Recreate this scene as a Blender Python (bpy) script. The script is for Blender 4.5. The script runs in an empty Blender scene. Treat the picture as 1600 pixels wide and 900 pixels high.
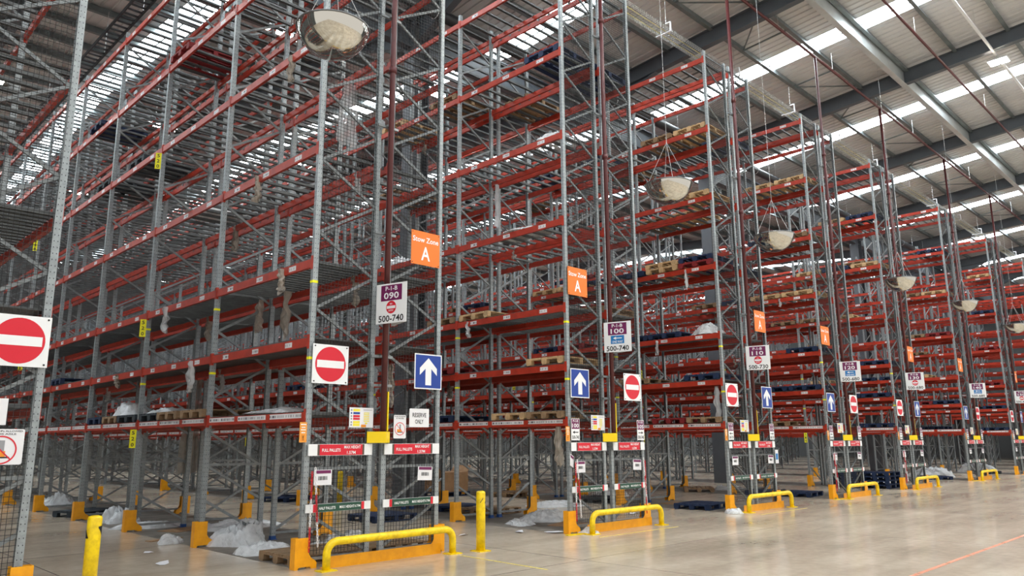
import bpy, math, random, re
from mathutils import Vector, Matrix, noise
random.seed(7)
S = bpy.context.scene
COL = S.collection
PI = math.pi

# ------------------------------------------------------------------ camera
F_PX, PITCH, AZ, ROLL, CAM_H = 1190.9, math.radians(11.436), math.radians(45.2064), math.radians(-.3166), 1.72
_F = Vector((math.cos(AZ), math.sin(AZ), 0)); _R = Vector((math.sin(AZ), -math.cos(AZ), 0)); _U = Vector((0, 0, 1))
_fw = _F * math.cos(PITCH) + _U * math.sin(PITCH); _up = -_F * math.sin(PITCH) + _U * math.cos(PITCH)
_r2 = _R * math.cos(ROLL) + _up * math.sin(ROLL); _u2 = -_R * math.sin(ROLL) + _up * math.cos(ROLL)
cd = bpy.data.cameras.new('camera'); cam = bpy.data.objects.new('camera', cd); COL.objects.link(cam)
cd.sensor_width = 36; cd.lens = F_PX / 1600 * 36; cd.clip_end = 400
m = Matrix((_r2, _u2, -_fw)).transposed().to_4x4(); m.translation = (0, 0, CAM_H); cam.matrix_world = m
S.camera = cam

# ------------------------------------------------------------------ world, exposure
S.view_settings.view_transform = 'Standard'; S.view_settings.look = 'None'
S.view_settings.gamma = 1; S.view_settings.use_curve_mapping = False
S.view_settings.exposure = 0.42
S.cycles.max_bounces = 6; S.cycles.diffuse_bounces = 3; S.cycles.glossy_bounces = 3; S.cycles.transparent_max_bounces = 6; S.cycles.caustics_reflective = False
W = bpy.data.worlds.new('world'); S.world = W; W.use_nodes = True
bg = W.node_tree.nodes['Background']; bg.inputs[0].default_value = (1.0, .97, .93, 1); bg.inputs[1].default_value = .72
SKYLIGHT_GLOW = 15.0
LAMP_GLOW = 260.0

# ------------------------------------------------------------------ materials
def lin(c):
    return tuple(((v / 255) / 12.92 if v / 255 <= .04045 else ((v / 255 + .055) / 1.055) ** 2.4) for v in c) + (1,)
MATS = {}
def mat(name, rgb, rough=.5, metal=0., var=.0, scale=8., bump=0., alpha=1., emit=0., dark=None):
    if name in MATS: return MATS[name]
    M = bpy.data.materials.new(name); M.use_nodes = True; MATS[name] = M
    nt = M.node_tree; b = nt.nodes['Principled BSDF']
    c = lin(rgb); b.inputs['Base Color'].default_value = c
    b.inputs['Roughness'].default_value = rough; b.inputs['Metallic'].default_value = metal
    if alpha < 1: b.inputs['Alpha'].default_value = alpha
    if emit: b.inputs['Emission Color'].default_value = c; b.inputs['Emission Strength'].default_value = emit
    if var or bump:
        tc = nt.nodes.new('ShaderNodeTexCoord'); n = nt.nodes.new('ShaderNodeTexNoise')
        n.inputs['Scale'].default_value = scale; n.inputs['Detail'].default_value = 5; n.inputs['Roughness'].default_value = .65
        nt.links.new(tc.outputs['Object'], n.inputs['Vector'])
        if var:
            r = nt.nodes.new('ShaderNodeValToRGB')
            d = lin(dark) if dark else tuple(v * (1 - var) for v in c[:3]) + (1,)
            l = tuple(min(1, v * (1 + var * .5)) for v in c[:3]) + (1,)
            r.color_ramp.elements[0].position = .3; r.color_ramp.elements[0].color = d
            r.color_ramp.elements[1].position = .62; r.color_ramp.elements[1].color = l
            nt.links.new(n.outputs['Fac'], r.inputs['Fac']); nt.links.new(r.outputs['Color'], b.inputs['Base Color'])
        if bump:
            bp = nt.nodes.new('ShaderNodeBump'); bp.inputs['Strength'].default_value = bump; bp.inputs['Distance'].default_value = .05 if bump > .5 else .02
            nt.links.new(n.outputs['Fac'], bp.inputs['Height']); nt.links.new(bp.outputs['Normal'], b.inputs['Normal'])
    return M

GALV = mat('galvanised_steel', (152, 159, 162), .42, .3, .22, 14)
GALVD = mat('galvanised_brace', (136, 141, 143), .45, .3, .24, 9)
DECK = mat('deck_steel', (100, 103, 104), .5, .3, .3, 5)
RED = mat('beam_red', (178, 54, 33), .42, 0, .28, 3.0)
ORANGE = mat('guard_orange', (248, 172, 14), .42, 0, .1, 5, dark=(234, 154, 12))
YEL = mat('barrier_yellow', (250, 214, 8), .38, 0, .12, 9, dark=(214, 176, 10))
YELB = mat('bright_yellow', (252, 216, 0), .4)
TAGY = mat('tag_yellow', (246, 240, 20), .45)
WHITE = mat('sign_white', (238, 240, 242), .4)
PAPER = mat('paper_white', (232, 232, 236), .55)
SRED = mat('sign_red', (214, 26, 48), .4)
SBLUE = mat('sign_blue', (22, 62, 152), .4)
SLBLUE = mat('sign_light_blue', (28, 120, 190), .4)
SORG = mat('sign_orange', (240, 122, 34), .45)
AMBER = mat('tag_amber', (236, 156, 62), .5)
PURP = mat('sign_purple', (112, 24, 84), .45)
BLACK = mat('print_black', (22, 22, 24), .5)
BROWNP = mat('print_brown', (92, 72, 62), .5)
GREENP = mat('banner_green', (30, 74, 58), .5)
SGREY = mat('print_grey', (150, 152, 156), .5)
PYEL = mat('print_yellow', (244, 226, 60), .5)
PORG = mat('print_orange', (232, 142, 36), .5)
PIPE = mat('pipe_maroon', (84, 33, 34), .4, 0, .2, 4)
NETM = mat('net_black', (30, 30, 32), .7)
STEELG = mat('painted_steel_grey', (86, 92, 98), .45, 0, .12, 1.5)
STEELD = mat('column_grey', (92, 96, 102), .5, 0, .12, 1.5)
PURL = mat('purlin_galvanised', (124, 132, 133), .4, .45, .25, 2)
WBEAM = mat('bright_galvanised', (206, 212, 212), .34, .35, .16, 1.2)
MIRR = mat('mirror_acrylic', (206, 203, 194), .06, 1.0)
RIM = mat('mirror_rim', (120, 122, 124), .3, .6)
WIRE = mat('thin_cable', (190, 190, 190), .4, .5)
BLKPIPE = mat('black_pipe', (48, 50, 53), .4)
PWOOD = mat('pallet_wood', (196, 164, 122), .8, 0, .3, 9)
PWOODD = mat('pallet_wood_old', (142, 116, 88), .85, 0, .3, 9)
PBLUE = mat('pallet_blue', (16, 40, 76), .7, 0, .3, 7)
PRED = mat('pallet_red', (128, 26, 30), .7, 0, .25, 7)
PDARK = mat('pallet_dark', (44, 52, 60), .7, 0, .2, 7)
FILM = mat('plastic_film', (226, 228, 230), .12, 0, .14, 6, 1.0, .86)
FILMB = mat('dusty_film', (176, 166, 154), .4, 0, .2, 10, .25, .72); FILMH = mat('thin_film', (226, 228, 230), .14, 0, .1, 9, .4, .5)
CARD = mat('cardboard', (150, 116, 84), .85, 0, .2, 5)
PLASTW = mat('chain_white', (236, 236, 238), .4)
PLASTR = mat('chain_red', (206, 24, 40), .4)
BLUEF = mat('blue_foot', (30, 76, 140), .5)
LAMPM = mat('lamp_glow', (255, 246, 230), .4, emit=LAMP_GLOW); LAMPA = mat('aisle_lamp_glow', (255, 252, 244), .4, emit=45.0)
SKYM = mat('skylight_panel', (240, 250, 255), .4, emit=SKYLIGHT_GLOW)
BASK = mat('basket_wire', (176, 176, 172), .4, .3)
CABLE = mat('yellow_cable', (206, 188, 60), .5)

def nodes_of(M): return M.node_tree.nodes, M.node_tree.links, M.node_tree.nodes['Principled BSDF']
def mathn(nt, op, a, b=None, c=None):
    n = nt.nodes.new('ShaderNodeMath'); n.operation = op
    for i, v in enumerate((a, b, c)):
        if v is None: continue
        if isinstance(v, (int, float)): n.inputs[i].default_value = v
        else: nt.links.new(v, n.inputs[i])
    return n.outputs[0]
def mixc(nt, fac, ca, cb):
    n = nt.nodes.new('ShaderNodeMix'); n.data_type = 'RGBA'
    nt.links.new(fac, n.inputs[0])
    for s, c in ((6, ca), (7, cb)):
        if isinstance(c, tuple): n.inputs[s].default_value = c
        else: nt.links.new(c, n.inputs[s])
    return n.outputs[2]

# perforated upright: rows of punched holes, from the mesh's own UVs (metres)
def upright_mat():
    M = GALV.copy(); M.name = 'perforated_upright'; nt = M.node_tree; b = nt.nodes['Principled BSDF']
    src = b.inputs['Base Color'].links[0].from_socket
    uv = nt.nodes.new('ShaderNodeUVMap'); sp = nt.nodes.new('ShaderNodeSeparateXYZ'); nt.links.new(uv.outputs[0], sp.inputs[0])
    u, v = sp.outputs[0], sp.outputs[1]
    du = mathn(nt, 'SUBTRACT', mathn(nt, 'ABSOLUTE', u), .02)
    fv = mathn(nt, 'MULTIPLY', mathn(nt, 'SUBTRACT', mathn(nt, 'FRACT', mathn(nt, 'DIVIDE', v, .075)), .5), .075)
    d2 = mathn(nt, 'ADD', mathn(nt, 'POWER', mathn(nt, 'MULTIPLY', du, 1.5), 2.), mathn(nt, 'POWER', fv, 2.))
    hole = mathn(nt, 'LESS_THAN', d2, .00007)
    nt.links.new(mixc(nt, hole, src, (.05, .055, .06, 1)), b.inputs['Base Color'])
    return M
UPM = upright_mat()

# beams carry printed location labels on their outer face (local x < 0.003)
def beam_label_mat(strip):
    M = RED.copy(); M.name = 'beam_red_barcode_strip' if strip else 'beam_red_labels'; nt = M.node_tree; b = nt.nodes['Principled BSDF']
    src = b.inputs['Base Color'].links[0].from_socket
    tc = nt.nodes.new('ShaderNodeTexCoord'); sp = nt.nodes.new('ShaderNodeSeparateXYZ'); nt.links.new(tc.outputs['Object'], sp.inputs[0])
    x, y, z = sp.outputs
    outer = mathn(nt, 'LESS_THAN', mathn(nt, 'ABSOLUTE', mathn(nt, 'ADD', x, .0)), .003)
    if strip:
        fr = mathn(nt, 'FRACT', mathn(nt, 'DIVIDE', y, 1.087))
        iny = mathn(nt, 'MULTIPLY', mathn(nt, 'GREATER_THAN', fr, .07), mathn(nt, 'LESS_THAN', fr, .95))
        inz = mathn(nt, 'MULTIPLY', mathn(nt, 'GREATER_THAN', z, -.018), mathn(nt, 'LESS_THAN', z, .055)); blk = .055
    else:
        fr = mathn(nt, 'FRACT', mathn(nt, 'DIVIDE', y, 1.087))
        iny = mathn(nt, 'MULTIPLY', mathn(nt, 'GREATER_THAN', fr, .42), mathn(nt, 'LESS_THAN', fr, .62))
        inz = mathn(nt, 'LESS_THAN', mathn(nt, 'ABSOLUTE', z), .038); blk = .03
    lab = mathn(nt, 'MULTIPLY', outer, mathn(nt, 'MULTIPLY', iny, inz))
    wn = nt.nodes.new('ShaderNodeTexWhiteNoise'); wn.noise_dimensions = '1D'
    nt.links.new(mathn(nt, 'FLOOR', mathn(nt, 'DIVIDE', y, .012)), wn.inputs['W'])
    bars = mathn(nt, 'MULTIPLY', mathn(nt, 'GREATER_THAN', wn.outputs['Value'], .6), mathn(nt, 'LESS_THAN', mathn(nt, 'ABSOLUTE', mathn(nt, 'SUBTRACT', z, .018 if strip else 0.)), .018))
    paper = mixc(nt, bars, (.74, .74, .76, 1), (.12, .11, .14, 1))
    nt.links.new(mixc(nt, lab, src, paper), b.inputs['Base Color'])
    return M
BEAML = beam_label_mat(False); BEAMS = beam_label_mat(True)

def floor_mat():
    M = bpy.data.materials.new('polished_concrete'); M.use_nodes = True; nt = M.node_tree; b = nt.nodes['Principled BSDF']
    tc = nt.nodes.new('ShaderNodeTexCoord')
    def noise_n(scale, detail, sx=1, sy=1, rot=0):
        mp = nt.nodes.new('ShaderNodeMapping'); mp.inputs['Scale'].default_value = (sx, sy, 1); mp.inputs['Rotation'].default_value = (0, 0, rot)
        n = nt.nodes.new('ShaderNodeTexNoise'); n.inputs['Scale'].default_value = scale; n.inputs['Detail'].default_value = detail; n.inputs['Roughness'].default_value = .6
        nt.links.new(tc.outputs['Object'], mp.inputs[0]); nt.links.new(mp.outputs[0], n.inputs['Vector']); return n.outputs['Fac']
    a, s, c = noise_n(.35, 6), noise_n(.5, 5, .25, 2.2), noise_n(7, 5)
    mx = mathn(nt, 'ADD', mathn(nt, 'MULTIPLY', a, .5), mathn(nt, 'ADD', mathn(nt, 'MULTIPLY', s, .35), mathn(nt, 'MULTIPLY', c, .15)))
    r = nt.nodes.new('ShaderNodeValToRGB'); nt.links.new(mx, r.inputs['Fac'])
    r.color_ramp.elements[0].position = .36; r.color_ramp.elements[0].color = lin((164, 150, 132))
    r.color_ramp.elements[1].position = .64; r.color_ramp.elements[1].color = lin((216, 202, 182))
    # saw-cut joints
    sp = nt.nodes.new('ShaderNodeSeparateXYZ'); nt.links.new(tc.outputs['Object'], sp.inputs[0])
    def joint(v, pitch, off, w):
        f = mathn(nt, 'FRACT', mathn(nt, 'DIVIDE', mathn(nt, 'ADD', v, off), pitch))
        return mathn(nt, 'LESS_THAN', f, w / pitch)
    j = mathn(nt, 'MAXIMUM', joint(sp.outputs[0], 5.85, 2.6, .014), joint(sp.outputs[1], 6.3, -1.4, .014))
    col = mixc(nt, j, r.outputs[0], (.09, .085, .08, 1))
    nt.links.new(col, b.inputs['Base Color'])
    rr = nt.nodes.new('ShaderNodeMapRange'); rr.inputs['To Min'].default_value = .07; rr.inputs['To Max'].default_value = .3
    nt.links.new(mathn(nt, 'ADD', mathn(nt, 'MULTIPLY', s, .6), mathn(nt, 'MULTIPLY', c, .4)), rr.inputs[0]); nt.links.new(rr.outputs[0], b.inputs['Roughness'])
    b.inputs['Specular IOR Level'].default_value = .7
    return M
FLOORM = floor_mat()
ROOFM = mat('roof_liner_sheet', (212, 211, 211), .38, 0, .08, .6)
WALLM = mat('wall_cladding', (92, 94, 95), .6, 0, .08, .5)

# ------------------------------------------------------------------ mesh helpers
class MB:
    def __init__(s): s.v = []; s.f = []
    def box(s, x0, x1, y0, y1, z0, z1):
        n = len(s.v); s.v += [(x0, y0, z0), (x1, y0, z0), (x1, y1, z0), (x0, y1, z0), (x0, y0, z1), (x1, y0, z1), (x1, y1, z1), (x0, y1, z1)]
        s.f += [tuple(n + i for i in q) for q in ((0, 3, 2, 1), (4, 5, 6, 7), (0, 1, 5, 4), (1, 2, 6, 5), (2, 3, 7, 6), (3, 0, 4, 7))]; return s
    def bar(s, p, q, w, h, ref=(0, 1, 0)):
        p, q = Vector(p), Vector(q); d = (q - p).normalized(); a = Vector(ref); a = (a - d * a.dot(d))
        if a.length < 1e-4: a = Vector((1, 0, 0)) - d * d.x
        a.normalize(); b = d.cross(a); a *= w / 2; b *= h / 2; n = len(s.v)
        for e in (p, q): s.v += [tuple(e - a - b), tuple(e + a - b), tuple(e + a + b), tuple(e - a + b)]
        s.f += [tuple(n + i for i in k) for k in ((0, 1, 2, 3), (7, 6, 5, 4), (0, 4, 5, 1), (1, 5, 6, 2), (2, 6, 7, 3), (3, 7, 4, 0))]; return s
    def tube(s, pts, r, n=10, cap=True):
        pts = [Vector(p) for p in pts]; base = len(s.v); k = len(pts); prev = None
        for i, p in enumerate(pts):
            d = ((pts[min(i + 1, k - 1)] - pts[max(i - 1, 0)])).normalized()
            if prev is None:
                a = Vector((0, 0, 1)) if abs(d.z) < .9 else Vector((1, 0, 0))
            else: a = prev
            a = (a - d * a.dot(d)).normalized(); prev = a; b = d.cross(a); rr = r[i] if isinstance(r, (list, tuple)) else r
            for j in range(n):
                t = 2 * PI * j / n; s.v.append(tuple(p + a * (rr * math.cos(t)) + b * (rr * math.sin(t))))
        for i in range(k - 1):
            for j in range(n):
                j2 = (j + 1) % n; o = base + i * n; s.f.append((o + j, o + j2, o + n + j2, o + n + j))
        if cap: s.f.append(tuple(base + j for j in reversed(range(n)))); s.f.append(tuple(base + (k - 1) * n + j for j in range(n)))
        return s
    def prism(s, poly, y0, y1, ax='xz'):
        n = len(s.v); k = len(poly)
        def P(a, b, c): return (a, c, b) if ax == 'xz' else ((c, a, b) if ax == 'yz' else (a, b, c))
        for y in (y0, y1): s.v += [P(a, b, y) for a, b in poly]
        s.f.append(tuple(n + i for i in range(k))); s.f.append(tuple(n + k + i for i in reversed(range(k))))
        for i in range(k): j = (i + 1) % k; s.f.append((n + j, n + i, n + k + i, n + k + j))
        return s
    def mesh(s, name, M, smooth=False):
        me = bpy.data.meshes.new(name); me.from_pydata(s.v, [], s.f); me.materials.append(M)
        if smooth: me.polygons.foreach_set('use_smooth', [True] * len(me.polygons))
        me.update(); return me
def link(name, me, parent=None, loc=(0, 0, 0), rz=0., scale=None, rot=None):
    o = bpy.data.objects.new(name, me); COL.objects.link(o); o.location = loc
    o.rotation_euler = rot if rot else (0, 0, rz)
    if scale: o.scale = scale
    if parent: o.parent = parent
    return o
ORD = ['first', 'second', 'third', 'fourth', 'fifth', 'sixth', 'seventh', 'eighth', 'ninth', 'tenth', 'eleventh', 'twelfth']
def tag(o, label=None, cat=None, group=None, kind=None):
    if label:
        label = re.sub(r'\brack (090|1[0-5]0)', lambda m: ORD[int(m.group(1)) // 10 - 9] + ' rack ' + m.group(1), label)
        o['label'] = re.sub(r'\b(\w+) \1\b', r'\1', label)
    if cat: o['category'] = cat
    if group: o['group'] = group
    if kind: o['kind'] = kind
    return o
def with_mat(me, M, name=None):
    c = me.copy(); c.materials[0] = M
    if name: c.name = name
    return c

# ------------------------------------------------------------------ lettering (built-in font turned into flat meshes, made once)
TEXTS = ['FULL PALLETS', 'MAX HEIGHT', '1.57M', 'HALF PALLETS', '0.77M', 'RESERVE', 'ONLY', 'Stow Zone', 'A', 'P-1-B', 'NO', 'ENTRY', 'ONE WAY',
         '090', '100', '105', '110', '115', '120', '125', '130', '135', '140', '145', '150', '155', '500-740', '500-730', '500-680', '5', '2', '0', '1', '4',
         'NO RED PUPs ALLOWED', 'IN THIS AISLE', '!']
TXT = {}
def build_texts():
    obs = []
    for t in TEXTS:
        c = bpy.data.curves.new('t', 'FONT'); c.body = t; c.resolution_u = 2; c.offset = .018
        o = bpy.data.objects.new('t', c); COL.objects.link(o); obs.append((t, o))
    dg = bpy.context.evaluated_depsgraph_get(); dg.update()
    for t, o in obs:
        me = bpy.data.meshes.new_from_object(o.evaluated_get(dg))
        xs = [v.co.x for v in me.vertices]; ys = [v.co.y for v in me.vertices]
        cx, cy, w, h = (min(xs) + max(xs)) / 2, (min(ys) + max(ys)) / 2, max(xs) - min(xs), max(ys) - min(ys)
        for v in me.vertices: v.co = ((v.co.x - cx) / w, 0, (v.co.y - cy) / h)
        me.update(); me.materials.clear(); me.name = 'lettering'; TXT[t] = me
    for t, o in obs:
        c = o.data; bpy.data.objects.remove(o); bpy.data.curves.remove(c)
build_texts()
_tm = {}
def lettering(root, t, x, z, w, h, M, y):
    k = (t, M.name)
    if k not in _tm: me = TXT[t].copy(); me.materials.append(M); _tm[k] = me
    return link('lettering', _tm[k], root, (x, y, z), scale=(w, 1, h))
_qm = {}
def shape(kind, M):
    k = (kind, M.name)
    if k in _qm: return _qm[k]
    if kind == 'rect': p = [(-.5, -.5), (.5, -.5), (.5, .5), (-.5, .5)]
    elif kind == 'disc': p = [(.5 * math.cos(2 * PI * i / 40), .5 * math.sin(2 * PI * i / 40)) for i in range(40)]
    elif kind == 'up_arrow': p = [(-.17, -.5), (.17, -.5), (.17, .1), (.5, -.14), (.5, .12), (0, .5), (-.5, .12), (-.5, -.14), (-.17, .1)]
    elif kind == 'left_arrow': p = [(-.5, 0), (-.15, -.5), (-.15, -.14), (.5, -.14), (.5, .14), (-.15, .14), (-.15, .5)]
    me = bpy.data.meshes.new(kind); me.from_pydata([(a, 0, b) for a, b in p], [], [tuple(range(len(p)))]); me.materials.append(M); _qm[k] = me
    return me
def pr(root, name, kind, x, z, w, h, M, y, rot=0.):
    return link(name, shape(kind, M), root, (x, y, z), rot=(0, rot, 0), scale=(w, 1, h))
def ring_mesh(r0, r1, M, n=40):
    v = []; f = []
    for i in range(n):
        t = 2 * PI * i / n; v += [(r0 * math.cos(t), 0, r0 * math.sin(t)), (r1 * math.cos(t), 0, r1 * math.sin(t))]
    for i in range(n): a = 2 * i; b = 2 * ((i + 1) % n); f.append((a, a + 1, b + 1, b))
    me = bpy.data.meshes.new('ring'); me.from_pydata(v, [], f); me.materials.append(M); return me
def plate(name, w, h, loc, M, label, cat, group=None, rz=0., t=.006, round_=0.):
    """a flat sign panel, printed face at local -y, origin at its centre"""
    if round_:
        p = []
        for cx, cz, a0 in ((w / 2 - round_, h / 2 - round_, 0), (-w / 2 + round_, h / 2 - round_, 90), (-w / 2 + round_, -h / 2 + round_, 180), (w / 2 - round_, -h / 2 + round_, 270)):
            for k in range(4): a = math.radians(a0 + 30 * k); p.append((cx + round_ * math.cos(a), cz + round_ * math.sin(a)))
        me = MB().prism(p, -t / 2, t / 2).mesh(name, M)
    else: me = MB().box(-w / 2, w / 2, -t / 2, t / 2, -h / 2, h / 2).mesh(name, M)
    return tag(link(name, me, None, loc, rz), label, cat, group)
BOLT = MB().tube([(0, -.006, 0), (0, .004, 0)], .011, 8).mesh('bolt', BLACK)

# ------------------------------------------------------------------ layout
YF = 10.02                                  # plane of all rack ends
BAY, UPW, UPD = 3.362, .066, .086         # bay pitch, upright width along the aisle, depth across it
LEV = [2.10, 3.19, 4.39, 6.22, 8.12, 10.05, 12.09]
ZTOP = 12.36
RW = 2.48                                   # width of a double rack
RX = {0: -.11, 1: 5.745, 2: 11.485, 3: 17.478, 4: 23.476, 5: 29.415, 6: 37.484, 7: 45.311, 8: 53.1, 9: 60.9, 10: 68.7, 11: 76.5}
RNB = {0: 2, 1: 10, 2: 10, 3: 10, 4: 10, 5: 10, 6: 10, 7: 10, 8: 9, 9: 9, 10: 9, 11: 9}
SIGNN = {1: '090', 2: '100', 3: '110', 4: '120', 5: '130', 6: '140', 7: '150'}
RNG = {1: '500-740', 2: '500-740', 3: '500-730', 4: '500-680', 5: '500-680', 6: '500-680', 7: '500-680'}
RNAME = {0: 'rack at the left edge', 8: 'eighth rack beyond 150', 9: 'ninth rack beyond 150', 10: 'tenth rack beyond 150', 11: 'last rack by the far wall'}
for _k, _v in SIGNN.items(): RNAME[_k] = ORD[_k - 1] + ' rack ' + _v

# ------------------------------------------------------------------ setting: floor, roof, walls
XMIN, XMAX, YMIN, YMAX = -14., 84., -9., 76.
fl = MB().box(XMIN, XMAX, YMIN, YMAX, -.2, 0).mesh('floor', FLOORM); tag(link('floor', fl), 'polished brown-grey concrete floor', None, kind='structure')
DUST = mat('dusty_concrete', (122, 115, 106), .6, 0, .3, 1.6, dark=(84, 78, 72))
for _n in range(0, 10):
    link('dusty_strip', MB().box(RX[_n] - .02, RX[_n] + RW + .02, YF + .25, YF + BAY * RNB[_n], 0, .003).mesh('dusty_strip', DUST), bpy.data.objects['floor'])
VALLEY, SLOPE = 17.2, .08
def zraf(y):                       # underside of the rafters: valleys 34.4 m apart, ridges between
    d = abs((y - VALLEY + 17.2) % 34.4 - 17.2); return 14.9 - SLOPE * (VALLEY - 10) + SLOPE * d
RAFX = [4.5 + 8.4 * k for k in range(-2, 10)]
SKYX = [x + 4.2 for x in RAFX[:-1]]
ceil = tag(link('ceiling', None), 'pitched roof of ribbed liner sheets on steel rafters and purlins', None, kind='structure')
def ribbed(x0, x1, ya, yb, name, M, parent, pitch=.3, dz=.0):
    n = max(1, round((x1 - x0) / pitch)); v = []; f = []; prof = []
    for i in range(n):
        x = x0 + (x1 - x0) * i / n; p = (x1 - x0) / n
        prof += [(x, 0), (x + p * .62, 0), (x + p * .7, .035), (x + p * .92, .035)]
    prof.append((x1, 0))
    for y in (ya, yb):
        z = zraf(y) + .79 + dz; v += [(a, y, z + b) for a, b in prof]
    k = len(prof); f = [(i, k + i, k + i + 1, i + 1) for i in range(k - 1)]
    me = bpy.data.meshes.new(name); me.from_pydata(v, [], f); me.materials.append(M)
    return link(name, me, parent)
edges = [XMIN] + [e for x in SKYX for e in (x - .45, x + .45)] + [XMAX]
SPANS = ((YMIN, 0.), (0., VALLEY), (VALLEY, 34.4), (34.4, 51.6), (51.6, 68.8), (68.8, YMAX))
for si, (ya, yb) in enumerate(SPANS):
    for i in range(0, len(edges), 2):
        if edges[i + 1] > edges[i]: ribbed(edges[i], edges[i + 1], ya, yb, 'roof_sheet', ROOFM, ceil, .3 if si in (1, 2) else 1.2)
wn = 1
for k, x in enumerate(SKYX):
    for si, (ya, yb) in enumerate(SPANS):
        o = ribbed(x - .45, x + .45, ya, yb, 'window_%d' % wn, SKYM, None, .275 if si in (1, 2) else .55)
        tag(o, 'bright strip rooflight, %s roof slope, %s strip from the left' % (('camera-side', 'near', 'second', 'third', 'fourth', 'last')[si], ORD[k]), None, kind='structure'); wn += 1
        b = MB(); z0, z1 = zraf(ya) + .76, zraf(yb) + .76
        b.bar((x, ya, z0), (x, yb, z1), .05, .03, (1, 0, 0)); link('glazing_bar', b.mesh('glazing_bar', PURL), o)
for x in RAFX:
    b = MB()
    for (ya, yb) in SPANS:
        za, zb = zraf(ya), zraf(yb)
        b.bar((x, ya, za + .012), (x, yb, zb + .012), .24, .024, (1, 0, 0)); b.bar((x, ya, za + .54), (x, yb, zb + .54), .24, .024, (1, 0, 0))
        b.bar((x, ya, za + .28), (x, yb, zb + .28), .02, .54, (1, 0, 0))
    link('rafter', b.mesh('rafter', STEELG), ceil)
    h = MB()
    for sg in (-1, 1):
        ye = VALLEY + sg * 3.1; ze = zraf(ye); zc = zraf(VALLEY)
        y2 = VALLEY + sg * .3
        h.prism([(ye, ze), (y2, zc), (y2, zc - .75)], x - .012, x + .012, 'yz')
        h.bar((x, ye, ze - .005), (x, y2, zc - .76), .22, .024, (1, 0, 0))
    link('haunch', h.mesh('haunch', STEELG), ceil)
    for yp in (8.75, 12.0, 5.2): # fly braces down to the lower flange
        b = MB(); b.bar((x + .1, yp, zraf(yp) + .05), (x + .45, yp, zraf(yp) + .62), .05, .05); link('fly_brace', b.mesh('fly_brace', PURL), ceil)
pur = MB()
pur.box(XMIN, XMAX, -.12, .01, -.06, -.046); pur.box(XMIN, XMAX, -.01, .09, .21, .222); pur.box(XMIN, XMAX, -.01, .01, -.06, .222)
purm = pur.mesh('purlin', PURL)
k = -9
while 10.2 + 1.7 * k < 75:
    y = 10.2 + 1.7 * k; k += 1
    link('purlin', purm, ceil, (0, y, zraf(y) + .555))
wb = MB().box(XMIN, XMAX, 8.56, 8.6, zraf(8.6) - .02, zraf(8.6) + .74).box(XMIN, XMAX, 8.48, 8.68, zraf(8.6) - .04, zraf(8.6) - .02)
link('eaves_beam', wb.mesh('eaves_beam', WBEAM), ceil)
vb = MB().box(XMIN, XMAX, VALLEY - .15, VALLEY + .15, 13.42, 13.46).box(XMIN, XMAX, VALLEY - .15, VALLEY + .15, 14.28, 14.32).box(XMIN, XMAX, VALLEY - .012, VALLEY + .012, 13.46, 14.28)
link('valley_beam', vb.mesh('valley_beam', STEELG), ceil)
for x in RAFX[2:9]:           # sag bars and diagonal ties between purlins
    for dx, y0, y1 in ((2.2, 10.2, 11.9), (6.2, 10.2, 11.9), (2.2, 13.6, 15.3), (6.4, 13.6, 15.3)):
        b = MB(); b.bar((x + dx, y0, zraf(y0) + .62), (x + dx, y1, zraf(y1) + .62), .045, .045); link('sag_bar', b.mesh('sag_bar', PURL), ceil)
    for xa, xb in ((2.2, .2), (6.2, 8.2)):
        b = MB(); b.bar((x + xa, 11.9, zraf(11.9) + .6), (x + xb, 10.2, zraf(10.2) + .6), .04, .04); link('tie_rod', b.mesh('tie_rod', PURL), ceil)
for i, x in enumerate((-3.75, 13.05, 29.6, 46.6, 63.3)):
    b = MB()
    b.box(x - .3, x - .27, 16.95, 17.45, 0, 14.3).box(x + .27, x + .3, 16.95, 17.45, 0, 14.3).box(x - .27, x + .27, 17.185, 17.215, 0, 14.3)
    c = tag(link('wall_column', b.mesh('column', STEELD)), 'tall grey steel roof column standing among the racks', None, kind='structure')
    e = MB().box(x - .34, x + .34, 16.91, 16.935, 0, 4.6); link('casing_panel', e.mesh('casing_panel', STEELD), c)
    e = MB().box(x - .34, x - .315, 16.935, 17.47, 0, 4.6); link('casing_panel', e.mesh('casing_panel', STEELD), c)
b = MB().box(XMIN, XMAX, YMAX, YMAX + .2, 0, 17); tag(link('wall_back', b.mesh('wall_back', WALLM)), 'pale clad wall beyond the far rack ends', None, kind='structure')
b = MB().box(XMIN - .2, XMIN, 9, YMAX, 0, 17); tag(link('wall_left', b.mesh('wall_left', WALLM)), 'pale clad side wall', None, kind='structure')
b = MB().box(XMAX, XMAX + .2, YMIN, YMAX, 0, 17); tag(link('wall_right', b.mesh('wall_right', WALLM)), 'pale clad wall at the far end of the hall', None, kind='structure')

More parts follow.
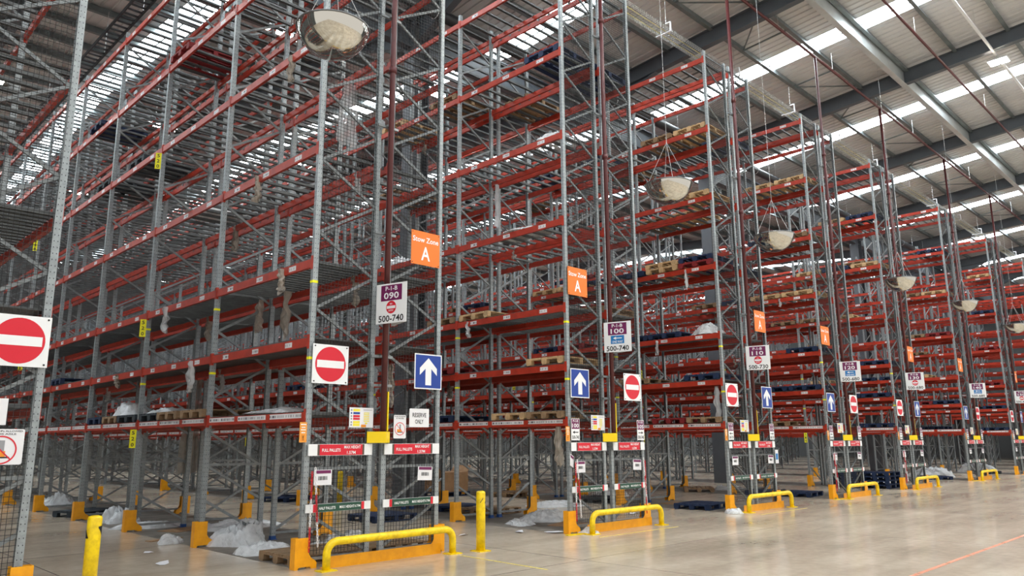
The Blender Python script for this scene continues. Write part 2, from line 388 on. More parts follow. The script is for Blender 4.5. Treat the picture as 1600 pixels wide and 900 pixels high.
# ------------------------------------------------------------------ rack part meshes
def upright_mesh():
    t, w, d, lip = .005, UPW, UPD, .02
    prof = [(0, 0), (d, 0), (d, lip), (d - t, lip), (d - t, t), (t, t), (t, w - t), (d - t, w - t), (d - t, w - lip), (d, w - lip), (d, w), (0, w)]
    k = len(prof); v = [(a, b - w / 2, z) for z in (0, ZTOP) for a, b in prof]; f = []; uvs = []
    for i in range(k):
        j = (i + 1) % k; f.append((j, i, k + i, k + j)); (a, b), (c, d2) = prof[i], prof[j]; L = math.hypot(c - a, d2 - b)
        off = 0 if L > .05 else 1.
        uvs += [(L / 2 + off, 0), (-L / 2 + off, 0), (-L / 2 + off, ZTOP), (L / 2 + off, ZTOP)]
    f += [(0, 1, 4, 5), (1, 2, 3, 4), (0, 5, 6, 11), (11, 6, 7, 10), (7, 8, 9, 10)]; n0 = len(f)
    f = f[:k] + [tuple(k + i for i in q) for q in f[k:]]
    uvs += [(1, 1)] * 20
    me = bpy.data.meshes.new('upright'); me.from_pydata(v, [], f); u = me.uv_layers.new(name='UVMap')
    for i, q in enumerate(uvs): u.data[i].uv = q
    me.materials.append(UPM); return me
UPR = upright_mesh()
FOOT = MB().box(-.02, .11, -.06, .06, 0, .012).box(-.006, .092, -.04, .04, .012, .07).mesh('foot_plate', BLUEF)
TAPE = MB().box(-.003, .089, -.036, .036, -.02, .02).mesh('marker_tape', TAGY)
BL = BAY - UPW
def beam_mesh(M):
    b = MB(); b.box(0, .05, .004, BL - .004, -.065, .035); b.box(0, .028, .004, BL - .004, .035, .065)
    for y0, y1 in ((-.055, .004), (BL - .004, BL + .055)): b.box(-.008, -.001, y0, y1, -.1, .11)
    b.box(-.001, .04, -.001, .004, -.1, .11); b.box(-.001, .04, BL - .004, BL + .001, -.1, .11)
    return b.mesh('beam', M)
BEAM_PLAIN, BEAM_LAB, BEAM_STRIP = beam_mesh(RED), beam_mesh(BEAML), beam_mesh(BEAMS)
DX, DZ = .978, .57
BR_UP = MB().bar((0, 0, 0), (DX, 0, DZ), .03, .042).mesh('brace', GALVD)
BR_DN = MB().bar((0, 0, 0), (DX, 0, -DZ), .03, .042).mesh('brace', GALVD)
BR_H = MB().bar((0, 0, 0), (DX, 0, 0), .03, .042).mesh('brace', GALVD)
def brace_list():
    L = [(BR_DN, 2.5), (BR_DN, 1.9), (BR_DN, 1.33), (BR_DN, .75), (BR_H, 1.36), (BR_H, .12)]
    z = 2.53
    while z + 1.18 < ZTOP:
        L.append((BR_UP, z)); L.append((BR_DN, z + 1.17)); z += 1.18
    L.append((BR_H, ZTOP - .12)); return L
BRL = brace_list()
def brace_all():
    b = MB()
    for me, z in BRL:
        dz = {BR_UP: DZ, BR_DN: -DZ, BR_H: 0}[me]; b.bar((0, 0, z), (DX, 0, z + dz), .03, .042)
    return b.mesh('bracing', GALVD)
BRALL = brace_all()
def deck_mesh(n, w):
    b = MB()
    for i in range(n):
        yy = .12 + (BL - .24) * i / (n - 1)
        b.box(.02, 1.13, yy - w / 2, yy + w / 2, .074, .082)                       # top-hat pallet support bar
        b.box(.055, 1.095, yy - w / 2, yy - w / 2 + .006, .036, .074); b.box(.055, 1.095, yy + w / 2 - .006, yy + w / 2, .036, .074)
        b.box(1.152, 1.158, yy - .03, yy + .03, .02, .082); b.box(1.13, 1.158, yy - .03, yy + .03, .076, .082)   # clip over the inner beam
    return b.mesh('shelf_deck', DECK)
def deck_solid_mesh():
    b = MB(); n = 16
    for i in range(n): y0 = .02 + (BL - .04) * i / n; y1 = .02 + (BL - .04) * (i + 1) / n; b.box(.02, 1.13, y0 + .004, y1 - .004, .066, .09)
    return b.mesh('shelf_deck', DECK)
DECKM, DECKL, DECKS = deck_mesh(10, .06), deck_mesh(19, .085), deck_solid_mesh()
SKIP = {(2, 2), (5, 2)}       # bays that a roof column stands in

def rack(n, y_off=0., nb=None):
    X, nb = RX[n], nb or RNB[n]
    lab = {0: 'double pallet rack with red beams cut by the left edge of the picture', 8: 'eighth rack of the row, red beams glimpsed past rack 150', 9: 'ninth rack of the row, glimpsed far beyond rack 150', 10: 'tenth rack of the row, red beams glimpsed in the far distance', 11: 'farthest rack of the row, before the end wall'}.get(n) or 'tall galvanised double pallet rack with red beams, %s of the row, signed %s' % (ORD[n - 1], SIGNN[n])
    if y_off: lab = 'distant pallet rack beyond the cross aisle, behind the %s' % RNAME[n]
    root = tag(link('pallet_rack', None, None, (X, YF + y_off, 0)), lab, 'pallet rack', 'double pallet racks in a row')
    indiv = 0 if y_off else {1: 6, 2: 6, 3: 4, 4: 3}.get(n, 1 if n < 8 else 0)
    for st in range(nb + 1):
        y = UPW / 2 + BAY * st
        for x, rz in ((0, 0), (1.15, PI), (1.33, 0), (2.48, PI)):
            u = link('upright', UPR, root, (x, y, 0), rz)
            if st <= 2 and n <= 4 and x in (1.15, 1.33) and not y_off: link('foot_plate', FOOT, u)
            if st <= 2 and n <= 5 and x == 0 and n and not y_off:
                for z in (2.95, 4.1): link('marker_tape', TAPE, u, (0, 0, z))
        for run, (x0, sg) in enumerate(((UPD, 1), (2.48 - UPD, -1))):
            if st < indiv:
                for me, z in BRL: link('brace', me, root, (x0, y, z), 0 if sg > 0 else PI)
            else: tag(link('bracing', BRALL, root, (x0, y, 0), 0 if sg > 0 else PI), kind='stuff')
    for bay in range(nb):
        y0 = UPW + BAY * bay
        for li, z in enumerate(LEV):
            om = BEAM_STRIP if li == 0 else BEAM_LAB
            sk = (n, bay) in SKIP and not y_off
            if not (sk and n == 5): link('beam', om, root, (0, y0, z))
            link('beam', om, root, (2.48, y0 + BL, z), PI)
            if not sk:
                link('beam', BEAM_PLAIN, root, (1.15, y0 + BL, z), PI)
            if not (sk and n == 2): link('beam', BEAM_PLAIN, root, (1.33, y0, z))
            dm = DECKS if li == 1 else (DECKL if li in (0, 2) else DECKM)
            if not sk: tag(link('shelf_deck', dm, root, (0, y0, z)), kind='stuff'); tag(link('shelf_deck', dm, root, (2.48, y0 + BL, z), PI), kind='stuff')
            elif n == 5: tag(link('shelf_deck', dm, root, (2.48, y0 + BL, z), PI), kind='stuff')
    return root
RACK = {n: rack(n) for n in RX}
for _n in range(1, 8): rack(_n, 37.6, 6)

# ------------------------------------------------------------------ safety nets over the rack ends
def net_mesh():
    b = MB(); w = .0024
    nx, cell = 17, .058; z = .18
    xs = [UPD + .978 * i / nx for i in range(nx + 1)]
    for i, x in enumerate(xs):
        pts = [(x + .008 * math.sin(zz * 1.7 + i), 0.006 * math.sin(zz * 2.3), zz) for zz in [.18 + 12.1 * k / 24 for k in range(25)]]
        for p, q in zip(pts, pts[1:]): b.bar(p, q, w * 2, w * 2)
    while z < 12.3:
        b.bar((UPD, 0, z), (.58, .01, z - .012), w * 2, w * 2); b.bar((.58, .01, z - .012), (1.15 - UPD, 0, z), w * 2, w * 2); z += cell
    return b.mesh('net_strands', NETM)
NET = net_mesh()
for n in range(0, 8):
    for k, (dx, side) in enumerate(((0, 'left'), (1.33, 'right'))):
        o = link('safety_net', NET, None, (RX[n] + dx, YF - .012, 0))
        tag(o, 'black square-mesh safety net on the %s half of the end of %s' % (side, RNAME[n]), 'net', 'nets on the rack ends', 'stuff')

# ------------------------------------------------------------------ upright guards, kerb rails, hoop barriers, bollards
def guard_mesh():
    prof = [(0, 0), (.05, 0), (.07, .03), (.24, .03), (.26, 0), (.345, 0), (.345, .07), (.325, .1), (.25, .15), (.22, .2), (.22, .42), (0, .42)]
    b = MB(); b.prism(prof, 0, .01); b.prism(prof, .12, .13); b.box(0, .01, .01, .12, .0, .42)
    return b.mesh('upright_guard', ORANGE)
GUARD = guard_mesh()
for n in range(0, 8):
    for side, x, sx in (('left', -.1, 1), ('right', RW + .1, -1)):
        if n == 0 and side == 'left': continue
        last = {0: 1, 1: 9, 2: 8, 3: 7, 4: 6, 5: 5, 6: 3, 7: 2}[n] if side == 'left' else {0: 1, 1: 6, 2: 6, 3: 5, 4: 4, 5: 3, 6: 1, 7: 1}[n]
        for st in range(last):
            o = link('upright_guard', GUARD, None, (RX[n] + x, YF - .045 + BAY * st, 0), 0, (sx, 1, 1))
            tag(o, 'orange foot guard, %s upright from aisle end, %s face of %s' % (ORD[st], side, RNAME[n]), 'guard', 'orange upright guards')
KERB = MB().box(.0, 2.1, 0, .012, 0, .16).box(0, 2.1, .012, .1, 0, .012).mesh('kerb_rail', ORANGE)
hoop_pts = []
for a in range(0, 91, 15): hoop_pts.append((.16 - .16 * math.cos(math.radians(a)), 0, .22 + .16 * math.sin(math.radians(a))))
HW = 2.27
hp = [(0, 0, 0)] + hoop_pts + [(HW - p[0], 0, p[2]) for p in reversed(hoop_pts)] + [(HW, 0, 0)]
HOOP = MB().tube(hp, .055, 14).mesh('hoop', YEL, True)
HPL = MB().box(-.12, .12, -.1, .1, 0, .014).mesh('base_plate', YEL)
for n in range(1, 8):
    x0 = RX[n]
    o = link('kerb_rail', KERB, None, (x0 + .26, YF - .22, 0)); tag(o, 'low orange kerb rail on the floor across the end of %s' % RNAME[n], 'rail', 'orange kerb rails')
    o = tag(link('hoop_barrier', None, None, (x0 + .19, YF - .39, 0)), 'yellow tubular hoop barrier on the floor before %s' % RNAME[n], 'barrier', 'yellow hoop barriers')
    link('hoop', HOOP, o)
    for xx in (0, HW): link('base_plate', HPL, o, (xx, 0, 0))
def bollard(x, y, label, hgt=.94, marks=()):
    o = tag(link('bollard', None, None, (x, y, 0)), label, 'bollard', 'yellow bollards')
    link('post', MB().tube([(0, 0, 0), (0, 0, hgt - .03), (0, 0, hgt - .008), (0, 0, hgt)], [.075, .075, .066, .04], 20).mesh('post', YEL, True), o)
    link('base_plate', MB().box(-.12, .12, -.12, .12, 0, .012).mesh('base_plate', YEL), o)
    ca = math.degrees(math.atan2(-y, -x))
    for (a0, lo0, hi0), (a1, lo1, hi1) in marks:      # curved patches of tape hugging the tube
        K = 8; v = []
        for k in range(K + 1):
            t = k / K; a = math.radians(ca + a0 + (a1 - a0) * t)
            for z in (lo0 + (lo1 - lo0) * t, hi0 + (hi1 - hi0) * t): v.append((.0768 * math.cos(a), .0768 * math.sin(a), hgt - .24 + z))
        me = bpy.data.meshes.new('tape_mark'); me.from_pydata(v, [], [(2 * k, 2 * k + 2, 2 * k + 3, 2 * k + 1) for k in range(K)]); me.materials.append(BLACK); link('tape_mark', me, o)
bollard(8.715, 9.53, 'yellow steel bollard standing on the floor right of the hoop barrier before rack 090', marks=(((-8, .05, .065), (28, .115, .135)), ((62, .05, .06), (88, .03, .12))))
bollard(2.93, 9.6, 'yellow bollard with black tape marks at the near aisle mouth, cut by the picture bottom', marks=(((-88, .0, .12), (-42, .0, .01)), ((34, .11, .125), (88, .01, .13))))
bollard(12.3, 19.4, 'distant yellow bollard seen through the net of rack 090')

# ------------------------------------------------------------------ signs on the rack ends
YS = YF - .03
def no_entry(n, x):
    o = plate('no_entry_sign', .61, .58, (x, YS, 2.875), WHITE, 'square white no-entry sign with red disc on %s' % RNAME[n], 'sign', 'no-entry signs')
    pr(o, 'red_disc', 'disc', 0, 0, .52, .52, SRED, -.005); pr(o, 'white_bar', 'rect', 0, 0, .46, .11, WHITE, -.0065)
    for a in (-.27, .27):
        for b in (-.26, .26): link('bolt', BOLT, o, (a, -.004, b))
def arrow_sign(n, x):
    o = plate('arrow_sign', .57, .58, (x, YS, 2.875), WHITE, 'blue one-way sign with white upward arrow on %s' % RNAME[n], 'sign', 'blue arrow signs')
    pr(o, 'blue_field', 'rect', 0, 0, .53, .54, SBLUE, -.005); pr(o, 'white_arrow', 'up_arrow', 0, 0, .36, .45, WHITE, -.0065)
def stow_sign(n, x):
    o = plate('zone_sign', .61, .585, (x, YS, 4.96), SORG, 'orange Stow Zone A sign on %s' % RNAME[n], 'sign', 'orange zone signs')
    lettering(o, 'Stow Zone', 0, .15, .55, .095, WHITE, -.0045); lettering(o, 'A', 0, -.09, .19, .24, WHITE, -.0045)
    for a in (-.28, .28):
        for b in (-.265, .265): link('bolt', BOLT, o, (a, -.004, b), scale=(.7, 1, .7))
def aisle_sign(n):
    xc = RX[n] + 1.24
    root = tag(link('aisle_sign', None, None, (xc, YF - .68, 3.86)), 'white V-shaped aisle sign numbered %s %s on %s' % ('P-1-B', SIGNN[n], RNAME[n]), 'sign', 'aisle number signs')
    ne = n % 2 == 1
    for ang, side in ((104, 0), (76, 1)):
        a = math.radians(ang); d = Vector((math.cos(a), math.sin(a), 0)); L = .61
        c = d * (L / 2)
        # printed face looks away from the fold: local -y
        rz = a + PI if side == 0 else a
        p = link('panel', MB().box(-L / 2, L / 2, -.003, .003, -.315, .315).mesh('panel', WHITE), root, (c.x, c.y, 0), rz)
        pr(p, 'purple_field', 'rect', 0, .165, .42, .25, PURP, -.0045)
        lettering(p, 'P-1-B', 0, .235, .24, .068, WHITE, -.006); lettering(p, SIGNN[n], 0, .12, .3, .105, WHITE, -.006)
        if ne:
            pr(p, 'red_disc', 'disc', 0, -.065, .2, .2, SRED, -.0045); pr(p, 'white_bar', 'rect', 0, -.065, .17, .045, WHITE, -.006)
            lettering(p, 'NO', 0, -.012, .05, .026, WHITE, -.006); lettering(p, 'ENTRY', 0, -.118, .1, .028, WHITE, -.006)
        else:
            pr(p, 'blue_field', 'rect', 0, -.06, .3, .17, SLBLUE, -.0045); pr(p, 'white_arrow', 'left_arrow', 0, -.03, .2, .065, WHITE, -.006)
            lettering(p, 'ONE WAY', 0, -.105, .24, .05, WHITE, -.006)
        lettering(p, RNG[n], 0, -.24, .5, .105, BLACK, -.0045)
def banner(n, x, z, side, red):
    w, h = 1.09, (.165 if red else .115)
    nm = 'height_banner'
    o = plate(nm, w, h, (x, YS - .005, z), WHITE, '%s banner across the %s half of %s' % ('red FULL PALLETS MAX HEIGHT 1.57M' if red else 'green HALF PALLETS MAX HEIGHT 0.77M', side, RNAME[n]), 'sign', 'red height banners' if red else 'green height banners', t=.02)
    if red:
        pr(o, 'brown_edge', 'rect', 0, 0, .8, h * .94, BROWNP, -.0115); pr(o, 'red_field', 'rect', 0, 0, .73, h * .94, SRED, -.013)
        lettering(o, 'FULL PALLETS', -.17, -.005, .31, .046, WHITE, -.0145); lettering(o, 'MAX HEIGHT', .19, .038, .29, .046, WHITE, -.0145); lettering(o, '1.57M', .17, -.042, .15, .044, WHITE, -.0145)
    else:
        pr(o, 'red_edge', 'rect', 0, 0, .86, h * .96, SRED, -.0115); pr(o, 'green_field', 'rect', 0, 0, .76, h * .96, GREENP, -.013)
        lettering(o, 'HALF PALLETS', -.2, -.005, .27, .04, WHITE, -.0145); lettering(o, 'MAX HEIGHT', .13, -.002, .25, .04, WHITE, -.0145); lettering(o, '0.77M', .31, -.002, .1, .035, WHITE, -.0145)
def notice(n, x):
    o = plate('hazard_notice', .43, .3, (x, YS, 2.1), PAPER, 'white safety notice with coloured hazard panels on %s' % RNAME[n], 'notice', 'hazard notices')
    for z, c, hh in ((.11, PYEL, .035), (.065, SBLUE, .03), (.02, SRED, .034), (-.02, SRED, .03), (-.07, PYEL, .035), (-.11, PYEL, .035)):
        pr(o, 'colour_panel', 'rect', -.09, z, .12, hh, c, -.0045); pr(o, 'pictogram', 'disc', -.18, z, .028, .028, SBLUE if c is SBLUE else SGREY, -.0045)
    for k in range(6): pr(o, 'text_block', 'rect', .09, .07 - .025 * k, .1, .013, PYEL, -.0045)
    pr(o, 'pictogram', 'disc', .085, -.085, .05, .025, PYEL, -.0045); pr(o, 'colour_panel', 'rect', .04, -.125, .09, .04, PORG, -.0045); pr(o, 'text_block', 'rect', .11, .115, .16, .008, SGREY, -.0045)
_bc = {}
def barcode_mesh():
    if 'm' not in _bc:
        rnd = random.Random(5); v = []; f = []; x = -.5
        while x < .5:
            w = rnd.choice((.02, .03, .05)); n = len(v); v += [(x, 0, -.5), (min(.5, x + w), 0, -.5), (min(.5, x + w), 0, .5), (x, 0, .5)]; f.append((n, n + 1, n + 2, n + 3)); x += w + rnd.choice((.02, .035))
        me = bpy.data.meshes.new('barcode'); me.from_pydata(v, [], f); me.materials.append(BLACK); _bc['m'] = me
    return _bc['m']
def location_card(n, x, side, rot=0.):
    o = plate('location_card', .29, .215, (x, YS - .01, 1.235), PAPER, 'white barcode card with purple header on the %s half of %s' % (side, RNAME[n]), 'card', 'barcode cards')
    pr(o, 'purple_header', 'rect', 0, .078, .26, .045, PURP, -.0045); link('barcode', barcode_mesh(), o, (0, -.0045, -.01), scale=(.15, 1, .055)); o.rotation_euler[1] = rot
def pointer(n, x, num, left):
    o = plate('pointer_sign', .25, .42, (x, YS - .008, 1.96), WHITE, 'narrow white pointer sign P-1-B %s with %s arrow on %s' % (num, 'leftward' if left else 'rightward', RNAME[n]), 'sign', 'narrow pointer signs')
    pr(o, 'purple_field', 'rect', 0, .105, .23, .19, PURP, -.0045); lettering(o, 'P-1-B', 0, .165, .15, .045, WHITE, -.006); lettering(o, num, 0, .075, .2, .08, WHITE, -.006)
    pr(o, 'black_arrow', 'left_arrow', 0, -.055, .17, .06, BLACK, -.0045, 0 if left else PI); lettering(o, RNG[n], 0, -.15, .21, .07, BLACK, -.0045)
def amber_tag(n, x, y=None, z=1.875, lab=None):
    o = plate('lift_tag', .115, .285, (x, y or YS, z), AMBER, lab or 'small amber lift warning tag beside the left upright of %s' % RNAME[n], 'tag', 'amber lift tags')
    for zz, w in ((.11, .085), (.07, .06), (.035, .08), (-.005, .06)): pr(o, 'text_line', 'rect', 0, zz, w, .014, WHITE, -.0045)
    pr(o, 'warning_panel', 'rect', 0, -.08, .06, .09, PORG, -.0045); lettering(o, '!', 0, -.08, .014, .07, BLACK, -.006)
def truck_sign(n, x, z, w, h, first):
    o = plate('no_truck_sign', w, h, (x, YS, z), PAPER, 'white no lift truck notice with red prohibition ring on %s' % RNAME[n], 'sign', 'lift truck notices', round_=.02)
    lettering(o, first, 0, h * .44, w * .9, h * .05, BLACK, -.0045); lettering(o, 'IN THIS AISLE', 0, h * .36, w * .62, h * .05, BLACK, -.0045)
    r = min(w * .42, h * .4); zc = -h * .09
    pr(o, 'mast', 'rect', .02 * w, zc + r * .2, w * .12, r * .95, SGREY, -.0045); pr(o, 'truck_body', 'rect', -.06 * w, zc - r * .28, w * .34, r * .42, PORG, -.005); pr(o, 'truck_base', 'rect', 0, zc - r * .52, w * .42, r * .1, BLACK, -.0052)
    link('prohibition_ring', ring_mesh(r * .9, r, SRED), o, (0, -.006, zc)); pr(o, 'prohibition_bar', 'rect', 0, zc, r * 1.85, r * .09, SRED, -.0058, math.radians(45))
def corner_plate(n):
    b = MB(); xc = RX[n] + 1.24; y = YF - .04
    p = [(-.21, 0), (0, -.2), (.21, 0)]; q = [(-.21, .012), (0, -.185), (.21, .012)]
    b.prism([p[0], p[1], q[1], q[0]], 0, .17, 'xy'); b.prism([p[1], p[2], q[2], q[1]], 0, .17, 'xy')
    tag(link('corner_bracket', b.mesh('corner_bracket', YELB), None, (xc, y, 1.72)), 'bent bright yellow plate guarding the pipe foot on %s' % RNAME[n], 'bracket', 'yellow pipe brackets')
for n in range(1, 8):
    X = RX[n]; odd = n % 2 == 1
    if odd: no_entry(n, X + .345); arrow_sign(n, X + 2.2); stow_sign(n, X + 2.1)
    else: arrow_sign(n, X + .345); no_entry(n, X + 2.1); stow_sign(n, X + .34)
    aisle_sign(n); corner_plate(n)
    for red, z in ((True, 1.625), (False, .81)):
        banner(n, X + .58, z, 'left', red); banner(n, X + 1.9, z, 'right', red)
    notice(n, X + (.92 if odd and n == 1 else .88))
    location_card(n, X + .29, 'left'); location_card(n, X + 2.16, 'right', .04)
    amber_tag(n, X - .055)
    if n >= 2:
        pointer(n, X + .165, SIGNN[n], True); pointer(n, X + 2.33, '%03d' % (int(SIGNN[n]) + 5), False)
truck_sign(1, RX[1] + 1.645, 1.97, .24, .365, 'NO RED PUPs ALLOWED')
o = plate('reserve_sign', .4, .295, (RX[1] + 2.03, YS, 2.115), PAPER, 'white RESERVE ONLY sign on rack 090', 'sign', round_=.015)
lettering(o, 'RESERVE', 0, .045, .28, .07, BLACK, -.0045); lettering(o, 'ONLY', 0, -.06, .17, .07, BLACK, -.0045)
# rack at the left edge
no_entry(0, 2.07); truck_sign(0, 2.02, 1.7, .43, .385, 'NO RED PUPs ALLOWED')
plate('blank_card', .4, .29, (1.84, YS, 2.08), PAPER, 'blank white card on the net of the rack at the left edge', 'card')
# a curled loose card and a small blue notice
o = plate('loose_card', .3, .22, (RX[2] - .02, YS - .06, 1.36), PAPER, 'curled white location card hanging loose at the foot of rack 100', 'card', rz=.5); o.rotation_euler[1] = .2
pr(o, 'purple_header', 'rect', 0, .07, .27, .05, PURP, -.0045)
o = plate('blue_notice', .17, .36, (RX[3] + 2.53, YS, 1.3), PAPER, 'narrow white notice with blue square on the end of rack 110', 'notice'); pr(o, 'blue_square', 'rect', 0, 0, .13, .16, SLBLUE, -.0045)

# yellow bay number tags below the beams of some uprights
def bay_tag(n, st, z, dig, side='left'):
    x = RX[n] - .012 if side == 'left' else RX[n] + RW + .012
    rz = -PI / 2 if side == 'left' else PI / 2
    o = plate('bay_tag', .12, .37, (x - (.05 if side == 'left' else -.05), YF + .03 + BAY * st, z), TAGY, 'yellow bay tag %s, %s upright, under the %s beam of %s' % (dig, ORD[st], ORD[sum(1 for q in LEV if q < z)], RNAME[n]), 'tag', 'yellow bay number tags', rz=-.55)
    for k, c in enumerate(dig): lettering(o, c, 0, .12 - .12 * k, .055, .075, BLACK, -.0045)
for n, st, z, d in ((1, 2, 7.84, '520'), (1, 2, 4.12, '520'), (1, 2, 1.83, '520'), (1, 5, 7.84, '540'), (1, 5, 4.12, '540'), (2, 2, 4.12, '520'), (2, 2, 1.83, '520'), (3, 2, 4.12, '520'), (3, 2, 1.83, '520'), (4, 2, 4.12, '520'), (4, 2, 1.83, '520'), (5, 1, 1.83, '510'), (2, 4, 1.83, '540'), (4, 4, 4.12, '540')):
    bay_tag(n, st, z, d)

# ------------------------------------------------------------------ sprinkler pipes
def clampm(): return MB().box(-.2, .2, -.02, .02, -.02, .02).box(-.065, .065, -.075, -.02, -.018, .018).mesh('clamp', GALVD)
CLAMP = clampm()
YP = YF - .15
for n in range(0, 9):
    o = tag(link('sprinkler_riser', None, None, (RX[n] + 1.24, YP, 0)), 'maroon sprinkler riser pipe climbing the end of %s' % RNAME[n], 'pipe', 'sprinkler risers')
    link('pipe', MB().tube([(0, 0, 1.78), (0, 0, 14.76)], .047, 12).mesh('pipe', PIPE, True), o)
    for z in (2.6, 3.05, 5.05, 6.9, 8.9, 10.8, 12.1): link('clamp', CLAMP, o, (0, .09, z))
    for z in (7.9, 11.2): link('coupling', MB().tube([(0, 0, z - .05), (0, 0, z + .05)], .066, 12).mesh('coupling', PIPE, True), o)
    link('yellow_strip', MB().box(.055, .075, -.03, .01, 1.9, 2.5).mesh('yellow_strip', YELB), o)
def hpipe(y, z, r, label, x0=-13.8, x1=83, M=PIPE):
    o = tag(link('sprinkler_main', None, None, (0, y, z)), label, 'pipe', 'pipes under the roof')
    link('pipe', MB().tube([(x0, 0, 0), (x1, 0, 0)], r, 12).mesh('pipe', M, True), o)
    b = MB(); b.tube([(0, 0, 0), (0, 0, zraf(y) + .6 - z)], .008, 5)
    hm = b.mesh('hanger', WIRE)
    for x in [4.5 + 4.2 * k for k in range(-2, 14)]: link('hanger', hm, o, (x + .7, 0, 0))
    return o
hpipe(YP, 14.8, .046, 'maroon sprinkler main under the roof feeding all the risers')
hpipe(7.05, 15.1, .042, 'maroon sprinkler branch under the roof before the rack ends')
hpipe(3.6, 15.35, .045, 'maroon sprinkler branch nearest the camera under the roof')
o = tag(link('drain_pipe', None, None, (0, 15.8, 13.95)), 'thick black rainwater pipe hung below the roof valley', 'pipe')
link('pipe', MB().tube([(-13.8, 0, 0), (83, 0, 0)], .17, 16).mesh('pipe', BLKPIPE, True), o)
hk = MB(); hk.tube([(0, .19 * math.cos(t), .19 * math.sin(t)) for t in [PI * (1.15 - k / 8 * 1.3) + PI for k in range(9)]], .012, 5); hk.tube([(0, 0, .19), (0, 0, .9)], .007, 5)
hkm = hk.mesh('hook', PAPER)
for k in range(-5, 38): link('hook', hkm, o, (2.1 * k, 0, 0))

# cable basket
o = tag(link('cable_basket', None, None, (0, 12.0, 14.12)), 'white wire cable basket hung under the roof above the racks', 'cable tray')
b = MB()
for y in (-.2, -.1, 0, .1, .2): b.box(8, 62, y - .004, y + .004, -.004, .004)
for y in (-.2, .2):
    for z in (.06, .12): b.box(8, 62, y - .004, y + .004, z - .004, z + .004)
x = 8.0
while x < 62:
    b.box(x, x + .006, -.2, .2, -.006, 0); b.box(x, x + .008, -.204, -.196, 0, .125); b.box(x, x + .008, .196, .204, 0, .125); x += .1
tag(link('wire_mesh', b.mesh('wire_mesh', BASK), o), kind='stuff')
for y in (-.1, .1): link('cable', MB().tube([(8, y, .018), (62, y, .018)], .008, 6).mesh('cable', CABLE), o)
bk = MB().box(-.03, .03, -.26, .26, -.03, -.005).box(-.03, .03, -.28, -.25, -.03, .3).box(-.03, .03, -.28, -.1, .27, .3).mesh('bracket', PAPER)
rd = MB().tube([(0, -.1, .28), (0, -.1, 1.2)], .007, 5).mesh('hanger', WIRE)
for k in range(0, 13): link('bracket', bk, o, (10.2 + 4.2 * k, 0, 0)); link('hanger', rd, o, (10.2 + 4.2 * k, 0, 0))
# light conduit and lamps
o = tag(link('lamp_conduit', None, None, (0, 5.6, 15.25)), 'pale lighting conduit under the roof carrying the high-bay lamp', 'conduit')
link('trunking', MB().box(-10, 80, -.04, .04, 0, .06).mesh('trunking', WHITE), o)
for k in range(0, 10): link('suspension_wire', MB().tube([(0, 0, .05), (0, 0, .75)], .006, 5).mesh('suspension_wire', WIRE), o, (2.4 + 8.4 * k, 0, 0))
def lamp(x, y, z, label, w=.62, d=.5, M=None):
    o = tag(link('high_bay_lamp', None, None, (x, y, z)), label, 'lamp', 'high-bay lamps')
    link('housing', MB().box(-w / 2, w / 2, -d / 2, d / 2, .0, .07).box(-w / 3, w / 3, -d / 5, d / 5, .07, .13).mesh('housing', WHITE), o)
    for k in (-1, 1): link('diffuser', MB().box(-w / 2 + .02, w / 2 - .02, k * d / 4 - d * .2, k * d / 4 + d * .2, -.012, 0).mesh('diffuser', M or LAMPM), o)
    for sx in (-.25, .25): link('suspension_wire', MB().tube([(sx, 0, .06), (sx, 0, .06 + (.1 if y in (5.6, -2.8) else zraf(y) + .56 - z))], .005, 5).mesh('suspension_wire', WIRE), o)
o = tag(link('lamp_conduit', None, None, (0, -2.8, 15.25)), 'added unseen conduit for the fill lamps over the open floor behind the camera', 'conduit')  # conduit and lamp row added out of view to brighten the open floor
link('trunking', MB().box(-10, 80, -.04, .04, 0, .06).mesh('trunking', WHITE), o)
for k in range(0, 10): link('suspension_wire', MB().tube([(0, 0, .05), (0, 0, .75)], .006, 5).mesh('suspension_wire', WIRE), o, (2.4 + 8.4 * k, 0, 0))
for k, x in enumerate((5.2, 13.6, 22.0, 30.4, 38.8)): lamp(x, -2.8, 15.1, 'added unseen high-bay fill lamp, %s along the conduit behind the camera' % ORD[k], .5, .62)
for x in (30.4, 47.2, 13.6): lamp(x, 5.6, 15.1, 'square high-bay lamp glowing on the conduit %s' % {30.4: 'at the upper right', 47.2: 'farthest down the hall', 13.6: 'before rack 100'}[x], .5, .62)
AISN = {9.85: 'right of the first rack 090', 15.7: 'right of the second rack 100', 21.7: 'right of the third rack 110', 27.6: 'right of the fourth rack 120', 34.7: 'right of the fifth rack 130', 42.6: 'right of the sixth rack 140', 4.1: 'left of the first rack 090'}
for x, nm in AISN.items():
    for y, w in ((19.5, 'nearest'), (29.0, 'middle'), (40., 'farthest')): lamp(x, y, 13.7, '%s high-bay lamp above the aisle %s' % (w, nm), 1.1, .32, LAMPA)

